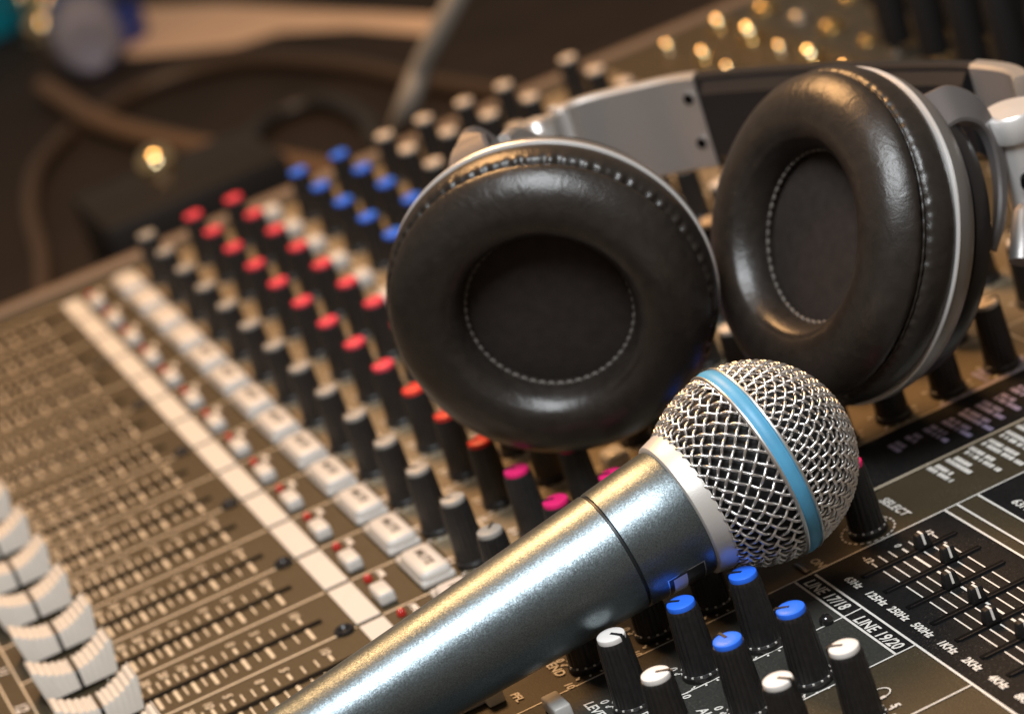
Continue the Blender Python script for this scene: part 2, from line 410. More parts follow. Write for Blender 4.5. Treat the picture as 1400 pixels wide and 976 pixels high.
# headphone symbol and 5
a = Acc()
for i in range(10):
    a0, a1 = math.pi * i / 10, math.pi * (i + 1) / 10
    a.seg(0.075 * math.cos(a0), 0.085 * math.sin(a0), 0.075 * math.cos(a1), 0.085 * math.sin(a1), 0.012, 0.012)
a.rect(-0.09, -0.055, -0.06, 0.01, 0.0124); a.rect(0.055, 0.09, -0.06, 0.01, 0.0124)
part('printed_symbol', a.mesh('printed_symbol'), 'print_white', (18.16, 2.79, 0))
ptext('5', 18.42, 2.79, 0.07, center=True); ptext('0', 18.16, 2.35, 0.07, center=True)
# graphic equaliser
SL0, SLP = 16.333, 0.4042
hz = ['63Hz', '125Hz', '250Hz', '500Hz', '1KHz', '2KHz', '4KHz', '8KHz', '16KHz']
eqv = [4.215, 4.245, 4.03, 4.05, 3.945, 4.016, 4.05, 4.1, 4.2]
a = Acc(); vs_ = [3.779, 3.880, 3.978, 4.082, 4.18, 4.28, 4.38]
for k in range(9):
    u = SL0 + SLP * k
    for j, vv in enumerate(vs_): a.seg(u + 0.073, vv, u + 0.36, vv, 0.022 if j == 3 else 0.013, 0.0112)
for j, vv in enumerate(vs_): a.seg(16.19 if j in (0, 3, 6) else 16.125, vv, 16.29, vv, 0.022 if j == 3 else 0.013, 0.0112)
part('printed_scale', a.mesh('printed_scale'), 'print_white')
ptext('0', 16.105, 4.085, 0.06, center=True); ptext('-12', 16.10, 3.79, 0.06, center=True); ptext('12', 16.12, 4.38, 0.06, center=True)
for k in range(9):
    u = SL0 + SLP * k
    s = hz[k]; wd = 0.25 if len(s) == 4 else 0.31
    ptext(s, u + 0.02 - wd / 2, 3.515, 0.072, width=wd)
    sl = part('slot', bevbox('slot', u - 0.030, u + 0.030, 3.60, 4.54, 0.006, 0.016, 0.004, 1), 'slot_black')
    link('slot_lip', mesh('slot_lip', *box(u + 0.028, u + 0.044, 3.62, 4.52, 0.006, 0.026)), 'black_gloss', sl)
    cp = part('equaliser_slider', bevbox('equaliser_slider', -0.056, 0.056, -0.075, 0.075, 0.016, 0.155, 0.018, 2, 0.72, m='black_matte'), None, (u, eqv[k], 0))
    a = Acc(); a.add(*box(-0.030, 0.042, -0.010, 0.010, 0.150, 0.159))
    a.add([(0.042, -0.010, 0.159), (0.042, 0.010, 0.159), (0.060, 0.010, 0.06), (0.060, -0.010, 0.06), (0.034, -0.010, 0.145), (0.034, 0.010, 0.145), (0.05, 0.010, 0.06), (0.05, -0.010, 0.06)],
          [(0, 1, 2, 3), (4, 7, 6, 5), (0, 3, 7, 4), (1, 5, 6, 2), (0, 4, 5, 1), (3, 2, 6, 7)])
    link('white_mark', a.mesh('white_mark'), 'print_white', cp)
ptext('63Hz', SL0 - 0.06, 5.16, 0.085)
# rows of small print that cannot be read: plain strokes
def strokes(m, u, v0, rows, n_words, seed, tw):
    rnd = random.Random(seed); a = Acc()
    for r in range(rows):
        for half in (0, 1):
            x = u + rnd.uniform(0, 0.05); end = u + (tw[r % len(tw)] if half else tw[r % len(tw)] * 0.7); y = v0 + 0.188 * r + (0.035 if not half else -0.035)
            while x < end:
                wl = rnd.uniform(0.02, 0.05)
                a.rect(x, x + wl, y - 0.026, y + 0.026, 0.012)
                x += wl + (0.010 if rnd.random() < 0.8 else 0.04)
    part('printed_list', a.mesh('printed_list'), m, kind='stuff')
strokes('print_lilac', 14.28, 5.03, 12, 3, 3, [0.23, 0.22, 0.40, 0.55, 0.62, 0.5, 0.45])
strokes('print_white', 15.03, 5.03, 12, 3, 5, [0.42, 0.44, 0.60, 0.72, 0.62, 0.55])
strokes('print_lilac', 13.62, 6.30, 3, 2, 9, [0.3, 0.25, 0.3])
# black jewel lamps of the line section
v, f = lathe([(0.0, 0.0), (0.062, 0.0), (0.062, 0.03), (0.05, 0.05), (0.028, 0.068), (0.0, 0.074)], 24)
JEWEL = mesh('jewel_lamp', v, f, True, 50, 'jewel_black')
for u in (16.77,): part('jewel_lamp', JEWEL, None, (u, 3.035, 0.012))

# channel strips -----------------------------------------------------
# printed fader scale, the same for each strip
tv = [-0.39, -0.526, -0.66, -0.80, -0.92, -1.047, -1.155, -1.26, -1.36, -1.455, -1.55, -1.64, -1.73, -1.82, -1.91, -2.0, -2.09, -2.18]
major = {0: '10', 3: '5', 5: '0', 8: '5', 10: '10', 12: '20', 14: '30', 16: '50'}
a = Acc(); z = 0.008
for i, t in enumerate(tv):
    big = i in major
    a.rect(0.60, 0.86 if big else 0.80, t - (0.019 if big else 0.009), t + (0.019 if big else 0.009), z)
    a.rect(0.30 if big else 0.27, 0.44, t - (0.016 if big else 0.009), t + (0.016 if big else 0.009), z)
SCALE = a.mesh('printed_scale', m='print_line')
SLOT = bevbox('fader_slot', -0.042, 0.042, -2.75, -0.22, 0.004, 0.012, 0.003, 1, m='slot_black')
LABEL = bevbox('label_tab', 0.036, 0.964, 0.006, 0.254, 0.004, 0.016, 0.004, 1, m='label_white')
# fader cap: saddle top with ridges across, long along the slot
def fader_cap():
    L, W = 0.355, 0.215; n = 52; v = []; f = []
    for i in range(n + 1):
        t = -1 + 2 * i / n
        y = t * L
        top = 0.205 + 0.170 * t * t
        ridge = 0.024 * abs(math.sin(t * 13 * math.pi / 2)) if 0.07 < abs(t) < 0.97 else 0.0
        if abs(t) <= 0.07: ridge = -0.004
        top += ridge
        if abs(t) > 0.97: top -= 0.02
        sl = 0.05 * t
        v += [(-W, y - sl * 0, 0.05), (-W * 0.84, y + sl, top - 0.02), (-W * 0.79, y + sl, top), (W * 0.79, y + sl, top), (W * 0.84, y + sl, top - 0.02), (W, y, 0.05)]
    for i in range(n):
        for j in range(6):
            k = (j + 1) % 6; f.append((i * 6 + j, i * 6 + k, (i + 1) * 6 + k, (i + 1) * 6 + j))
    f.append((0, 1, 2, 3, 4, 5)); f.append(tuple(n * 6 + j for j in range(6))[::-1])
    return mesh('fader', v, f, True, 25, 'fader_white')
FADER = fader_cap()
a = Acc()
q_ = [(-0.165, 0.209), (0.171, 0.209), (0.185, 0.187), (0.219, 0.052)]; q2_ = [(-0.165, 0.20), (0.160, 0.20), (0.17, 0.19), (0.205, 0.052)]
vv_ = [(x, y, z) for y in (-0.02, 0.02) for x, z in q_ + q2_]
a.add(vv_, [(i, i + 1, i + 9, i + 8) for i in range(3)] + [(i + 4, i + 12, i + 13, i + 5) for i in range(3)] + [(i + o, i + 4 + o, i + 5 + o, i + 1 + o) for i in range(3) for o in (0, 8)] + [(0, 8, 12, 4), (3, 7, 15, 11)])
FLINE = a.mesh('centre_line', m='pointer_black')
FSTEM = mesh('stem', *box(-0.018, 0.018, -0.12, 0.12, 0.008, 0.06), m='black_matte')
SBTN = bevbox('button', -0.175, 0.175, -0.086, 0.086, 0.004, 0.130, 0.028, 3, 0.93, m='button_white')
# mute key: low lip and a raised pillow
def mute_key():
    bm = bmesh.new()
    def addb(x0, x1, y0, y1, z0, z1, b, top):
        me = bevbox('t', x0, x1, y0, y1, z0, z1, b, 3, top); bm.from_mesh(me); bpy.data.meshes.remove(me)
    addb(0.09, 0.925, 0.71, 1.065, 0.004, 0.085, 0.03, 0.98)
    addb(0.21, 0.92, 0.722, 1.053, 0.03, 0.170, 0.062, 0.95)
    me = bpy.data.meshes.new('mute_key'); bm.to_mesh(me); bm.free(); me.shade_smooth(); me.set_sharp_from_angle(angle=math.radians(40))
    me.materials.append(MATS['button_white']); return me
MUTE = mute_key()
v, f = lathe([(0.0, 0.0), (0.046, 0.0), (0.046, 0.02), (0.036, 0.05), (0.018, 0.066), (0.0, 0.07)], 20); LED = mesh('lamp', v, f, True, 60, 'led_red')
v, f = lathe([(0.036, 0.0), (0.100, 0.0), (0.100, 0.020), (0.078, 0.034), (0.042, 0.010)], 28, closed=True); RING = mesh('screw', v, f, True, 40, 'black_gloss')
mute_txt = text_mesh('MUTE', 0.085, 0.15, 1.25, 0.004)
mute_txt.materials.append(MATS['pointer_black'])
pfl_txt = text_mesh('PFL', 0.062, 0.18, 1.5, 0.004).copy(); pfl_txt.materials.append(MATS['print_white'])
RND = bevbox('button', -0.15, 0.15, -0.13, 0.13, 0.004, 0.20, 0.06, 3, 0.9, m='button_white')
for c in range(NCH):
    part('printed_scale', SCALE, None, (c, 0, 0))
    part('fader_slot', SLOT, None, (c + 0.55, 0, 0))
    part('label_tab', LABEL, None, (c, 0, 0))
    fd = part('fader', FADER, None, (c + 0.55, -2.405 + random.uniform(-0.028, 0.028), 0))
    link('centre_line', FLINE, None, fd); link('stem', FSTEM, None, fd)
    part('button', SBTN, None, (c + 0.69, 0.385, 0))
    part('lamp', LED, None, (c + 0.17, 0.395, 0.004))
    part('printed_text', pfl_txt, None, (c + 0.06, 0.50, 0.012))
    mk = part('mute_key', MUTE, None, (c, 0, 0))
    if c > 3: link('printed_text', mute_txt, None, mk, (0.37, 0.855, 0.1715))
    part('button', RND, None, (c + 0.20, 3.07, 0))
    for t, s in [(tv[k], s) for k, s in major.items()]:
        if c > 6: ptext(s, c + 0.19, t, 0.085, 'print_line', center=True)
for c in (3, 5, 7, 9, 11, 13): part('screw', RING, None, (c - 0.03, -0.12, 0.010))
for c in (3, 7, 11): part('screw', RING, None, (c - 0.03, 8.35, 0.010))
lines('print_line', [(c, -2.9, c, -0.01) for c in range(0, 16)], 0.030, 0.006)
lines('print_line', [(c, 0.265, c, 1.1) for c in range(0, 16)], 0.026, 0.006)
lines('print_line', [(c + 0.02, 1.12, c + 0.02, 8.3) for c in range(0, 15)], 0.022, 0.006)
lines('print_line', [(0, -2.905, 15, -2.905), (0, -3.09, 15, -3.09)], 0.018, 0.009)
lines('print_line', [(0, 1.63, 14, 1.63), (0, 3.22, 14, 3.22), (0, 4.42, 14, 4.42), (0, 6.95, 14, 6.95)], 0.022, 0.009)
for c in range(7, 15): ptext(str(c + 1), c + 0.5, -3.0, 0.12, center=True)
# keys of the strip that runs under the microphone
part('button', bevbox('button', 15.32, 15.58, 0.37, 0.53, 0.004, 0.150, 0.02, 3, 0.94), 'button_white_lamplit')
part('mute_key', MUTE, None, (14.55, -0.62, 0))
part('button', bevbox('button', 16.02, 16.36, 0.70, 0.86, 0.012, 0.14, 0.02, 3, 0.94), 'button_white')
part('button', bevbox('button', 15.62, 15.86, 3.30, 3.36, 0.012, 0.03, 0.008, 2), 'black_gloss')

# sockets at the rear of the console
v, f = lathe([(0.085, 0.0), (0.20, 0.0), (0.20, 0.05), (0.16, 0.06), (0.155, 0.12), (0.125, 0.15), (0.09, 0.14)], 24, closed=True); NUT = mesh('socket', v, f, True, 40, 'nut_metal')
v, f = lathe([(0.085, 0.0), (0.20, 0.0), (0.20, 0.05), (0.16, 0.06), (0.155, 0.12), (0.125, 0.15), (0.09, 0.14)], 24, closed=True); NUTG = mesh('socket', v, f, True, 40, 'gold_metal')
HOLE = mesh('hole', *lathe([(0.0, 0.0), (0.088, 0.0), (0.088, 0.01), (0.0, 0.011)], 20), m='slot_black')
GL = {(0, 0), (1, 0), (2, 0), (3, 1), (4, 1), (0, 1), (1, 1), (5, 2), (3, 0), (7, 3), (6, 2), (2, 1)}
v, f = lathe([(0.0, 0.0), (0.17, 0.0)] + [(0.17 * math.cos(a_ * math.pi / 24), 0.10 + 0.17 * math.sin(a_ * math.pi / 24)) for a_ in range(12)] + [(0, 0.27)], 28); GLINT_DOME = mesh('glint_dome', v, f, True, 60, 'gold_polish')  # polished domes added in some sockets to throw gold glints
for c in range(10):
    for j, vv in enumerate((9.2, 9.95, 10.7, 11.5)):
        s = part('socket', NUTG if (c + j) % 3 else NUT, None, (c + 0.2 + random.uniform(-0.06, 0.06), vv + random.uniform(-0.06, 0.06), 0.002)); k_ = random.uniform(0.6, 1.1); s.scale = (k_, k_, k_); link('hole', HOLE, None, s, (0, 0, 0.004)) if (c, j) not in GL else link('glint_dome', GLINT_DOME, None, s, (0, 0, 0.004))

# ------------------------------------------------------------------ headphones
HS = 0.988; KD = 0.8652
hp_base = Vector((13.4, 4.0, 0.70))
hp = empty('headphones', hp_base, 'black leather studio headphones with silver headband resting on the console knobs', 'headphones')
cups = [(Vector((13.2352, 2.5955, 2.146)), Vector((0.859, -0.505, -0.087))), (Vector((14.1945, 4.8676, 2.1742)), Vector((0.171, -0.886, 0.430)))]
def cup_matrix(c, n):
    n = n.normalized(); e1 = (Vector((0, 0, 1)) - n * n.z).normalized(); e2 = n.cross(e1)
    m = Matrix.Identity(4)
    for i in range(3): m[i][0] = e1[i]; m[i][1] = e2[i]; m[i][2] = n[i]; m[i][3] = (c - hp_base)[i] * S
    return m, e1, e2, n
def sm(prof, k=4):
    pts = spline([(r, y, 0) for r, y in prof], k); return [(p.x * HS, p.y * HS * KD) for p in pts]
front = sm([(0.775, -0.30), (0.78, -0.20), (0.785, -0.12), (0.80, 0.0), (0.86, 0.15), (0.96, 0.24), (1.08, 0.27), (1.20, 0.25), (1.32, 0.19), (1.42, 0.09), (1.48, -0.01), (1.482, -0.07), (1.455, -0.115), (1.42, -0.13)], 5)
rear = sm([(1.42, -0.105), (1.465, -0.12), (1.515, -0.165), (1.542, -0.26), (1.545, -0.36), (1.525, -0.45), (1.48, -0.49), (1.40, -0.50)], 4)
def wrink(seed, amp):
    rnd = random.Random(seed); ks = [(rnd.randint(3, 7), rnd.uniform(0, 6.3), 0.35), (rnd.randint(12, 20), rnd.uniform(0, 6.3), 0.25), (rnd.randint(48, 58), rnd.uniform(0, 6.3), 0.45), (rnd.randint(83, 97), rnd.uniform(0, 6.3), 0.45)]
    def fn(r, z, ph):
        zz = z / (HS * KD)
        near = math.exp(-((zz + 0.118) / 0.06) ** 2) if r > 1.2 else 0
        wv = sum(A * math.sin(k * ph + p) for k, p, A in ks)
        soft = 0.016 * math.sin(2 * ph + seed) + 0.012 * math.sin(3 * ph + 2 * seed) + 0.006 * math.sin(7 * ph + seed)
        body = 1 if r > 0.9 else 0
        return r + amp * near * wv, z + soft * body * 0.6 + 0.5 * amp * near * wv
    return fn
for ci, (cc, nn) in enumerate(cups):
    mtx, e1, e2, n = cup_matrix(cc, nn)
    v, f = lathe(front, 540, wrink(3 + ci, (0.013, 0.005)[ci]), caps=False)
    pad = link('ear_pad', mesh('ear_pad', v, f, True, 70), 'leather', hp, matrix=mtx)
    v, f = lathe(rear, 540, wrink(13 + ci, (0.015, 0.006)[ci]), caps=False); link('rear_roll', mesh('rear_roll', v, f, True, 70), 'leather', pad)
    v, f = lathe([(0, -0.14 * KD), (0.4, -0.15 * KD), (0.7 * HS, -0.165 * KD), (0.81 * HS, -0.19 * KD), (0.81 * HS, -0.29 * KD), (0, -0.29 * KD)], 72, lambda r, z, ph: (r, z + 0.0))
    link('pad_floor', mesh('pad_floor', v, f, True, 60), 'pad_fabric', pad)
    a = Acc(); ns = 58                                         # stitches round the opening
    for i in range(ns):
        p0, p1 = 2 * math.pi * i / ns, 2 * math.pi * (i + 0.72) / ns; r = 0.788 * HS; zc = -0.105 * KD
        pts = [Vector(((r - dr) * math.cos(q), (r - dr) * math.sin(q), zc)) for q, dr in ((p0, -0.012), (p0 * 0.65 + p1 * 0.35, 0.008), (p0 * 0.35 + p1 * 0.65, 0.008), (p1, -0.012))]
        a.add(*tube(pts, 0.0165, 6))
    link('stitching', a.mesh('stitching', smooth=True), 'thread', pad, kind='stuff')
    cord = [Vector(((1.456, 1.473)[ci] * HS * math.cos(q), (1.456, 1.473)[ci] * HS * math.sin(q), -0.116 * HS * KD)) for q in [2 * math.pi * k / 540 for k in range(541)]]
    v, f = tube(cord, [0.0135 + 0.0028 * math.sin(k * 2 * math.pi / 7.5) for k in range(541)], 7, False)
    link('seam_cord', mesh('seam_cord', v, f, True, 80), 'leather', pad)
    hpz = lambda L: [(r * HS, y * HS * KD) for r, y in L]
    v, f = lathe(hpz([(1.30, -0.47), (1.52, -0.489), (1.541, -0.498), (1.545, -0.515), (1.532, -0.527), (1.30, -0.53)]), 160, closed=True)
    hous_rim = mesh('polished_rim', v, f, True, 40, 'silver_bright')
    v, f = lathe(hpz([(1.30, -0.52), (1.515, -0.524), (1.528, -0.54), (1.515, -0.66), (1.47, -0.77), (1.38, -0.85), (1.0, -0.87), (0, -0.87)]), 120)
    hous = link('ear_cup', mesh('ear_cup', v, f, True, 40), 'silver_dark', hp, matrix=mtx); link('polished_rim', hous_rim, None, hous)
    v, f = lathe(hpz([(0, -0.86), (1.30, -0.865), (1.37, -0.90), (1.38, -1.00), (1.34, -1.12), (1.15, -1.22), (0.8, -1.26), (0, -1.27)]), 96)
    link('back_disc', mesh('back_disc', v, f, True, 40), 'black_gloss', hous)
    # yoke: strip from the cup edge, back and round behind the cup
    def on_cup(lst):
        mi = mtx.to_3x3().transposed(); out = []
        for px, py, y in lst:
            d = ray(px, py); t_ = (cc + n * y * HS - CAM_C).dot(n) / d.dot(n); out.append(mi @ (CAM_C + d * t_ - cc))
        return out
    if ci == 1:
        eA = spline(on_cup([(1262, 128, -0.72), (1298, 115, -0.95), (1340, 133, -1.2), (1368, 182, -1.38), (1379, 240, -1.45), (1377, 300, -1.42), (1364, 345, -1.35)]), 8)
        eB = spline(on_cup([(1290, 178, -0.72), (1316, 164, -0.92), (1342, 170, -1.12), (1357, 196, -1.26), (1366, 244, -1.34), (1365, 298, -1.33), (1354, 338, -1.28)]), 8)
        v = []; f = []; N = len(eA)
        for i in range(N):
            m_ = (eA[i] + eB[i]) / 2; tg = (eA[min(i + 1, N - 1)] - eA[max(i - 1, 0)]).normalized(); wv = (eB[i] - eA[i]).normalized(); nn_ = tg.cross(wv).normalized()
            if nn_.dot(m_ - Vector((0, 0, -0.7))) > 0: nn_ = -nn_
            a_, b_ = eA[i], eB[i]; e_ = wv * 0.025
            for q in (a_ + nn_ * 0.02, a_ + e_, b_ - e_, b_ + nn_ * 0.02, b_ + nn_ * 0.10, a_ + nn_ * 0.10): v.append(tuple(q))
        for i in range(N - 1):
            for j in range(6):
                k = (j + 1) % 6; f.append((i * 6 + j, i * 6 + k, (i + 1) * 6 + k, (i + 1) * 6 + j))
        f += [tuple(range(6)), tuple((N - 1) * 6 + j for j in range(6))[::-1]]
    else:
        pts = []
        for y, r, d in [(-0.72, 1.36, 18), (-0.95, 1.46, 17), (-1.14, 1.42, 15), (-1.28, 1.2, 13), (-1.36, 0.8, 8), (-1.30, 0.3, 0)]:
            d = math.radians(d); pts.append(Vector((r * HS * math.cos(d), r * HS * math.sin(d), y * HS)))
        path = spline(pts, 6); N = len(path); W = []
        for i, p in enumerate(path):
            rad = Vector((p.x, p.y, 0)).normalized(); circ = Vector((-rad.y, rad.x, 0)); t = min(1, max(0, (i / N - 0.12) / 0.28)); t = t * t * (3 - 2 * t)
            W.append((circ * (1 - t) + Vector((0, 0, 1)) * t * (1 if ci == 1 else -1)).normalized())
        v, f = ribbon(path, W, [0.25 - 0.14 * min(1, i / N * 1.9) for i in range(N)], 0.10)
    yk = link('yoke', mesh('yoke', v, f, True, 30), 'yoke_grey', hp, matrix=mtx)
    v, f = lathe([(0.0, -1.42), (0.26, -1.42), (0.26, -1.10), (0.0, -1.10)], 32); link('pivot', mesh('pivot', v, f, True, 40), 'black_gloss', yk)

def hworld(name, v, f, m, parent=None, smooth=True, ang=40):
    return link(name, mesh(name, [Vector(p) - hp_base for p in v], f, smooth, ang), m, parent or hp)
plan = [(9.95, 3.80), (9.62, 4.17), (9.463, 4.644), (9.792, 5.23), (10.228, 5.715), (11.37, 6.423), (12.605, 7.003), (13.292, 7.27), (13.938, 7.35), (14.45, 7.08)]
zt, zb = 2.75, 1.72
path = [Vector((p.x, p.y, (zt + zb) / 2)) for p in spline([(x, y, 0) for x, y in plan], 10)]
def band(i0, i1, hw, th, name, m, off=0.0, bev=0.03):
    seg = path[i0:i1 + 1]
    v, f = ribbon([p + Vector((0, 0, off)) for p in seg], [Vector((0, 0, 1))] * len(seg), hw, th, bev); return hworld(name, v, f, m)
pl_l = band(16, 40, 0.515, 0.16, 'headband_plate', 'silver_paint')
band(8, 15, 0.50, 0.13, 'headband_slider', 'silver_paint')
hb = band(41, 69, 0.49, 0.34, 'headband_padding', 'black_gloss', -0.01, 0.15)
band(40, 70, 0.505, 0.13, 'headband_core', 'black_gloss')
pl_r = band(70, 84, 0.515, 0.16, 'headband_plate', 'silver_paint')
# ridge and screw holes on the left plate
for k in (16,):
    p = path[k]; t = (path[k + 1] - path[k - 1]).normalized(); nrm = Vector((t.y, -t.x, 0))
    v, f = ribbon([p - Vector((0, 0, 0.52)), p, p + Vector((0, 0, 0.52))], [t] * 3, 0.035, 0.24); hworld('plate_ridge', v, f, 'silver_bright', pl_l)
for k, zz in ((39, 0.27), (39, -0.22)):
    p = path[k] - (path[40] - path[38]).normalized() * 0.02 + Vector((0, 0, zz)); t = (path[40] - path[38]).normalized(); nrm = Vector((t.y, -t.x, 0)).normalized()
    for rr, m_, d0, d1, nm in ((0.085, 'silver_paint', 0.06, 0.089, 'screw_seat'), (0.058, 'slot_black', 0.06, 0.093, 'screw_hole')):
        v, f = tube([p + nrm * d0, p + nrm * d1], rr, 20); hworld(nm, v, f, m_, pl_l)
# hinges: left block and arm, right drum
p = path[8]
v, f = tube([p + Vector((0.05, 0.0, -0.30)), p + Vector((0.05, 0.0, 0.48))], 0.17, 24); h1 = hworld('hinge', v, f, 'silver_bright')
v, f = tube([p + Vector((0.05, 0.0, 0.48)), p + Vector((0.05, 0.0, 0.56))], [0.17, 0.12], 24); hworld('hinge_cap', v, f, 'silver_paint', h1)
mtxL, e1, e2, n = cup_matrix(*cups[0])
cL = cups[0][0]
q = cL + HS * (1.15 * e1 + 0.2 * e2 - 1.30 * n)
v, f = ribbon(spline([q, q * 0.6 + (p + Vector((0, 0, 0.2))) * 0.4 + Vector((0, 0, 0.10)), p + Vector((0.1, 0, 0.25))], 8), [Vector((0, 0, 1))] * 17, 0.13, 0.13); hworld('hinge_arm', v, f, 'silver_paint', h1)
mtxR, e1, e2, n = cup_matrix(*cups[1])
pr = Vector((14.62, 6.86, 2.05))
v, f = lathe([(0.0, -0.45), (0.22, -0.45), (0.22, 0.36), (0.27, 0.38), (0.285, 0.42), (0.285, 0.60), (0.26, 0.63), (0.0, 0.64)], 40)
v = [tuple(Vector(x) + pr) for x in v]; h2 = hworld('hinge', v, f, 'silver_bright')
v, f = tube([pr + Vector((0.30, -0.16, 0.02)), pr + Vector((0.12, -0.06, 0.02))], 0.07, 16); hworld('hinge_hole', v, f, 'slot_black', h2)
q = cups[1][0] + HS * (0.9 * math.cos(math.radians(-95)) * e1 + 1.1 * math.sin(math.radians(-95)) * e2 - 1.56 * n)
v, f = tube([q, (q + pr) / 2, pr + Vector((0, 0, -0.3))], 0.12, 14); hworld('hinge_arm', v, f, 'silver_dark', h2)

# ------------------------------------------------------------------ microphone
bc = Vector(at(1033, 632, 24.05))
ax_img = Vector((0.854, -0.521)).normalized(); TL = math.radians(11)
ac = Vector((ax_img.x * math.cos(TL), ax_img.y * math.cos(TL), math.sin(TL)))
axis = Vector([sum(CAM_R[k][i] * ac[k] for k in range(3)) for i in range(3)]).normalized()
mic_base = bc - axis * 4.95
mic = empty('microphone', mic_base, 'silver handheld microphone with woven wire grille and blue band lying across the knobs', 'microphone')
mx = axis; my = (CAM_C - bc); my = (my - mx * my.dot(mx)).normalized(); mz = mx.cross(my)   # my points at the camera
MM = Matrix.Identity(4)
for i in range(3): MM[i][0] = my[i]; MM[i][1] = mz[i]; MM[i][2] = mx[i]; MM[i][3] = (bc - mic_base)[i] * S
def mpart(name, v, f, m, parent=None, smooth=True, ang=40, kind=None):
    me = mesh(name, v, f, smooth, ang)
    return link(name, me, m, parent, kind=kind) if parent else link(name, me, m, mic, matrix=MM, kind=kind)
RB = 0.832
hand = mpart('handle', *lathe([(0, -4.95), (0.34, -4.95), (0.375, -4.90), (0.385, -4.7), (0.405, -4.2), (0.458, -3.0), (0.502, -2.1), (0.534, -1.47), (0.536, -1.432), (0.522, -1.424), (0.522, -1.406), (0.537, -1.398), (0.540, -1.36), (0.558, -1.08), (0.572, -0.80), (0.566, -0.775), (0.54, -0.765), (0, -0.76)], 128), 'mic_body')
mpart('seam_groove', *lathe([(0.50, -1.4235), (0.5245, -1.4235), (0.5245, -1.4065), (0.50, -1.4065)], 96, closed=True), 'groove', hand)
mpart('collar', *lathe([(0.52, -0.778), (0.585, -0.778), (0.604, -0.765), (0.636, -0.63), (0.632, -0.605), (0.60, -0.598), (0.55, -0.60)], 128, closed=True), 'mic_collar')
prof_rear = lambda t: math.sqrt(max(0.01, RB * RB - (0.905 * t) ** 2))
inner = mpart('inner_foam', *lathe([(0.3, -0.60)] + [(prof_rear(-0.60 + 0.05 * i) - 0.075, -0.60 + 0.05 * i) for i in range(12)] + [((RB - 0.075) * math.cos(a_), (RB - 0.075) * math.sin(a_)) for a_ in [math.pi / 2 * i / 16 for i in range(16)]] + [(0, RB - 0.075)], 64), 'wire_back')
# woven wire: dome (a square cloth pressed over the ball) and rear cone (two crossing spirals)
PW, AMP, WR = 0.0850, 0.0150, 0.0138
def dome_pt(x, y, off):
    s = math.hypot(x, y); ph = math.atan2(y, x); th = s / RB
    r = RB + off
    return Vector((r * math.sin(th) * math.cos(ph), r * math.sin(th) * math.sin(ph), r * math.cos(th)))
smax = RB * (math.pi / 2 - 0.075)
acc = Acc(); nw = int(smax / PW) + 1; rotg = math.radians(32)
for fam in (0, 1):
    for i in range(-nw, nw + 1):
        c0 = (i + 0.5) * PW
        if abs(c0) >= smax: continue
        L = math.sqrt(smax * smax - c0 * c0); k = max(4, int(2 * L / PW * 5)); pts = []
        jx = random.uniform(-0.004, 0.004)
        for j in range(k + 1):
            s = -L + 2 * L * j / k
            off = AMP * math.sin(math.pi * (s / PW) ) * (1 if (i + fam) % 2 else -1)
            cj = c0 + jx + 0.003 * math.sin(7 * s + i)
            x, y = (s, cj) if fam == 0 else (cj, s)
            x, y = x * math.cos(rotg) - y * math.sin(rotg), x * math.sin(rotg) + y * math.cos(rotg)
            pts.append(dome_pt(x, y, off))
        acc.add(*tube(pts, WR, 6, False))
mpart('grille_front', acc.v, acc.f, 'wire', ang=180, kind='stuff')
acc = Acc(); NW = 38; t0, t1 = -0.065, -0.61
# march along the meridian so that wires keep 45 degrees
steps = 60; tt = [t0 + (t1 - t0) * i / steps for i in range(steps + 1)]; phi = [0.0]
for i in range(steps):
    r0, r1 = prof_rear(tt[i]), prof_rear(tt[i + 1]); ds = math.hypot(r1 - r0, tt[i + 1] - tt[i]); phi.append(phi[-1] + ds / ((r0 + r1) / 2) * 0.95)
for sg in (-1, 1):
    for k in range(NW):
        p0 = 2 * math.pi * k / NW + (0.002 * random.uniform(-1, 1)); pts = []
        for i in range(steps + 1):
            r = prof_rear(tt[i]); q = p0 + sg * phi[i]
            u_ = 2 * phi[i] / (2 * math.pi / NW)             # crossings met so far
            off = AMP * math.cos(math.pi * u_) * sg
            sl = math.atan2(0.82 * tt[i], r)
            pts.append(Vector(((r + off * math.cos(sl)) * math.cos(q), (r + off * math.cos(sl)) * math.sin(q), tt[i] + off * math.sin(sl))))
        acc.add(*tube(pts, WR, 6, False))
mpart('grille_rear', acc.v, acc.f, 'wire', ang=180, kind='stuff')
bnd = mpart('band', *lathe([(0.80, -0.056), (0.853, -0.056), (0.868, -0.034), (0.873, 0.0), (0.868, 0.034), (0.853, 0.056), (0.80, 0.056)], 160, closed=True), 'band_blue')
for s in (-1, 1):
    mpart('band_edge', *lathe([(0.80, s * 0.058), (0.860, s * 0.058), (0.870, s * 0.064), (0.870, s * 0.076), (0.857, s * 0.088), (0.80, s * 0.088)], 160, closed=True), 'wire', bnd)
# badge on the underside of the handle, between collar and groove
def patch(t0, t1, a0, a1, lift, n=10):
    v = []; f = []
    for i in range(n + 1):
        an = a0 + (a1 - a0) * i / n
        for t in (t0, t1):
            r = 0.5375 + (t + 1.39) / 0.59 * 0.0345 + lift
            v.append((r * math.cos(an), r * math.sin(an), t))
    for i in range(n): f.append((2 * i, 2 * i + 2, 2 * i + 3, 2 * i + 1))
    return v, f
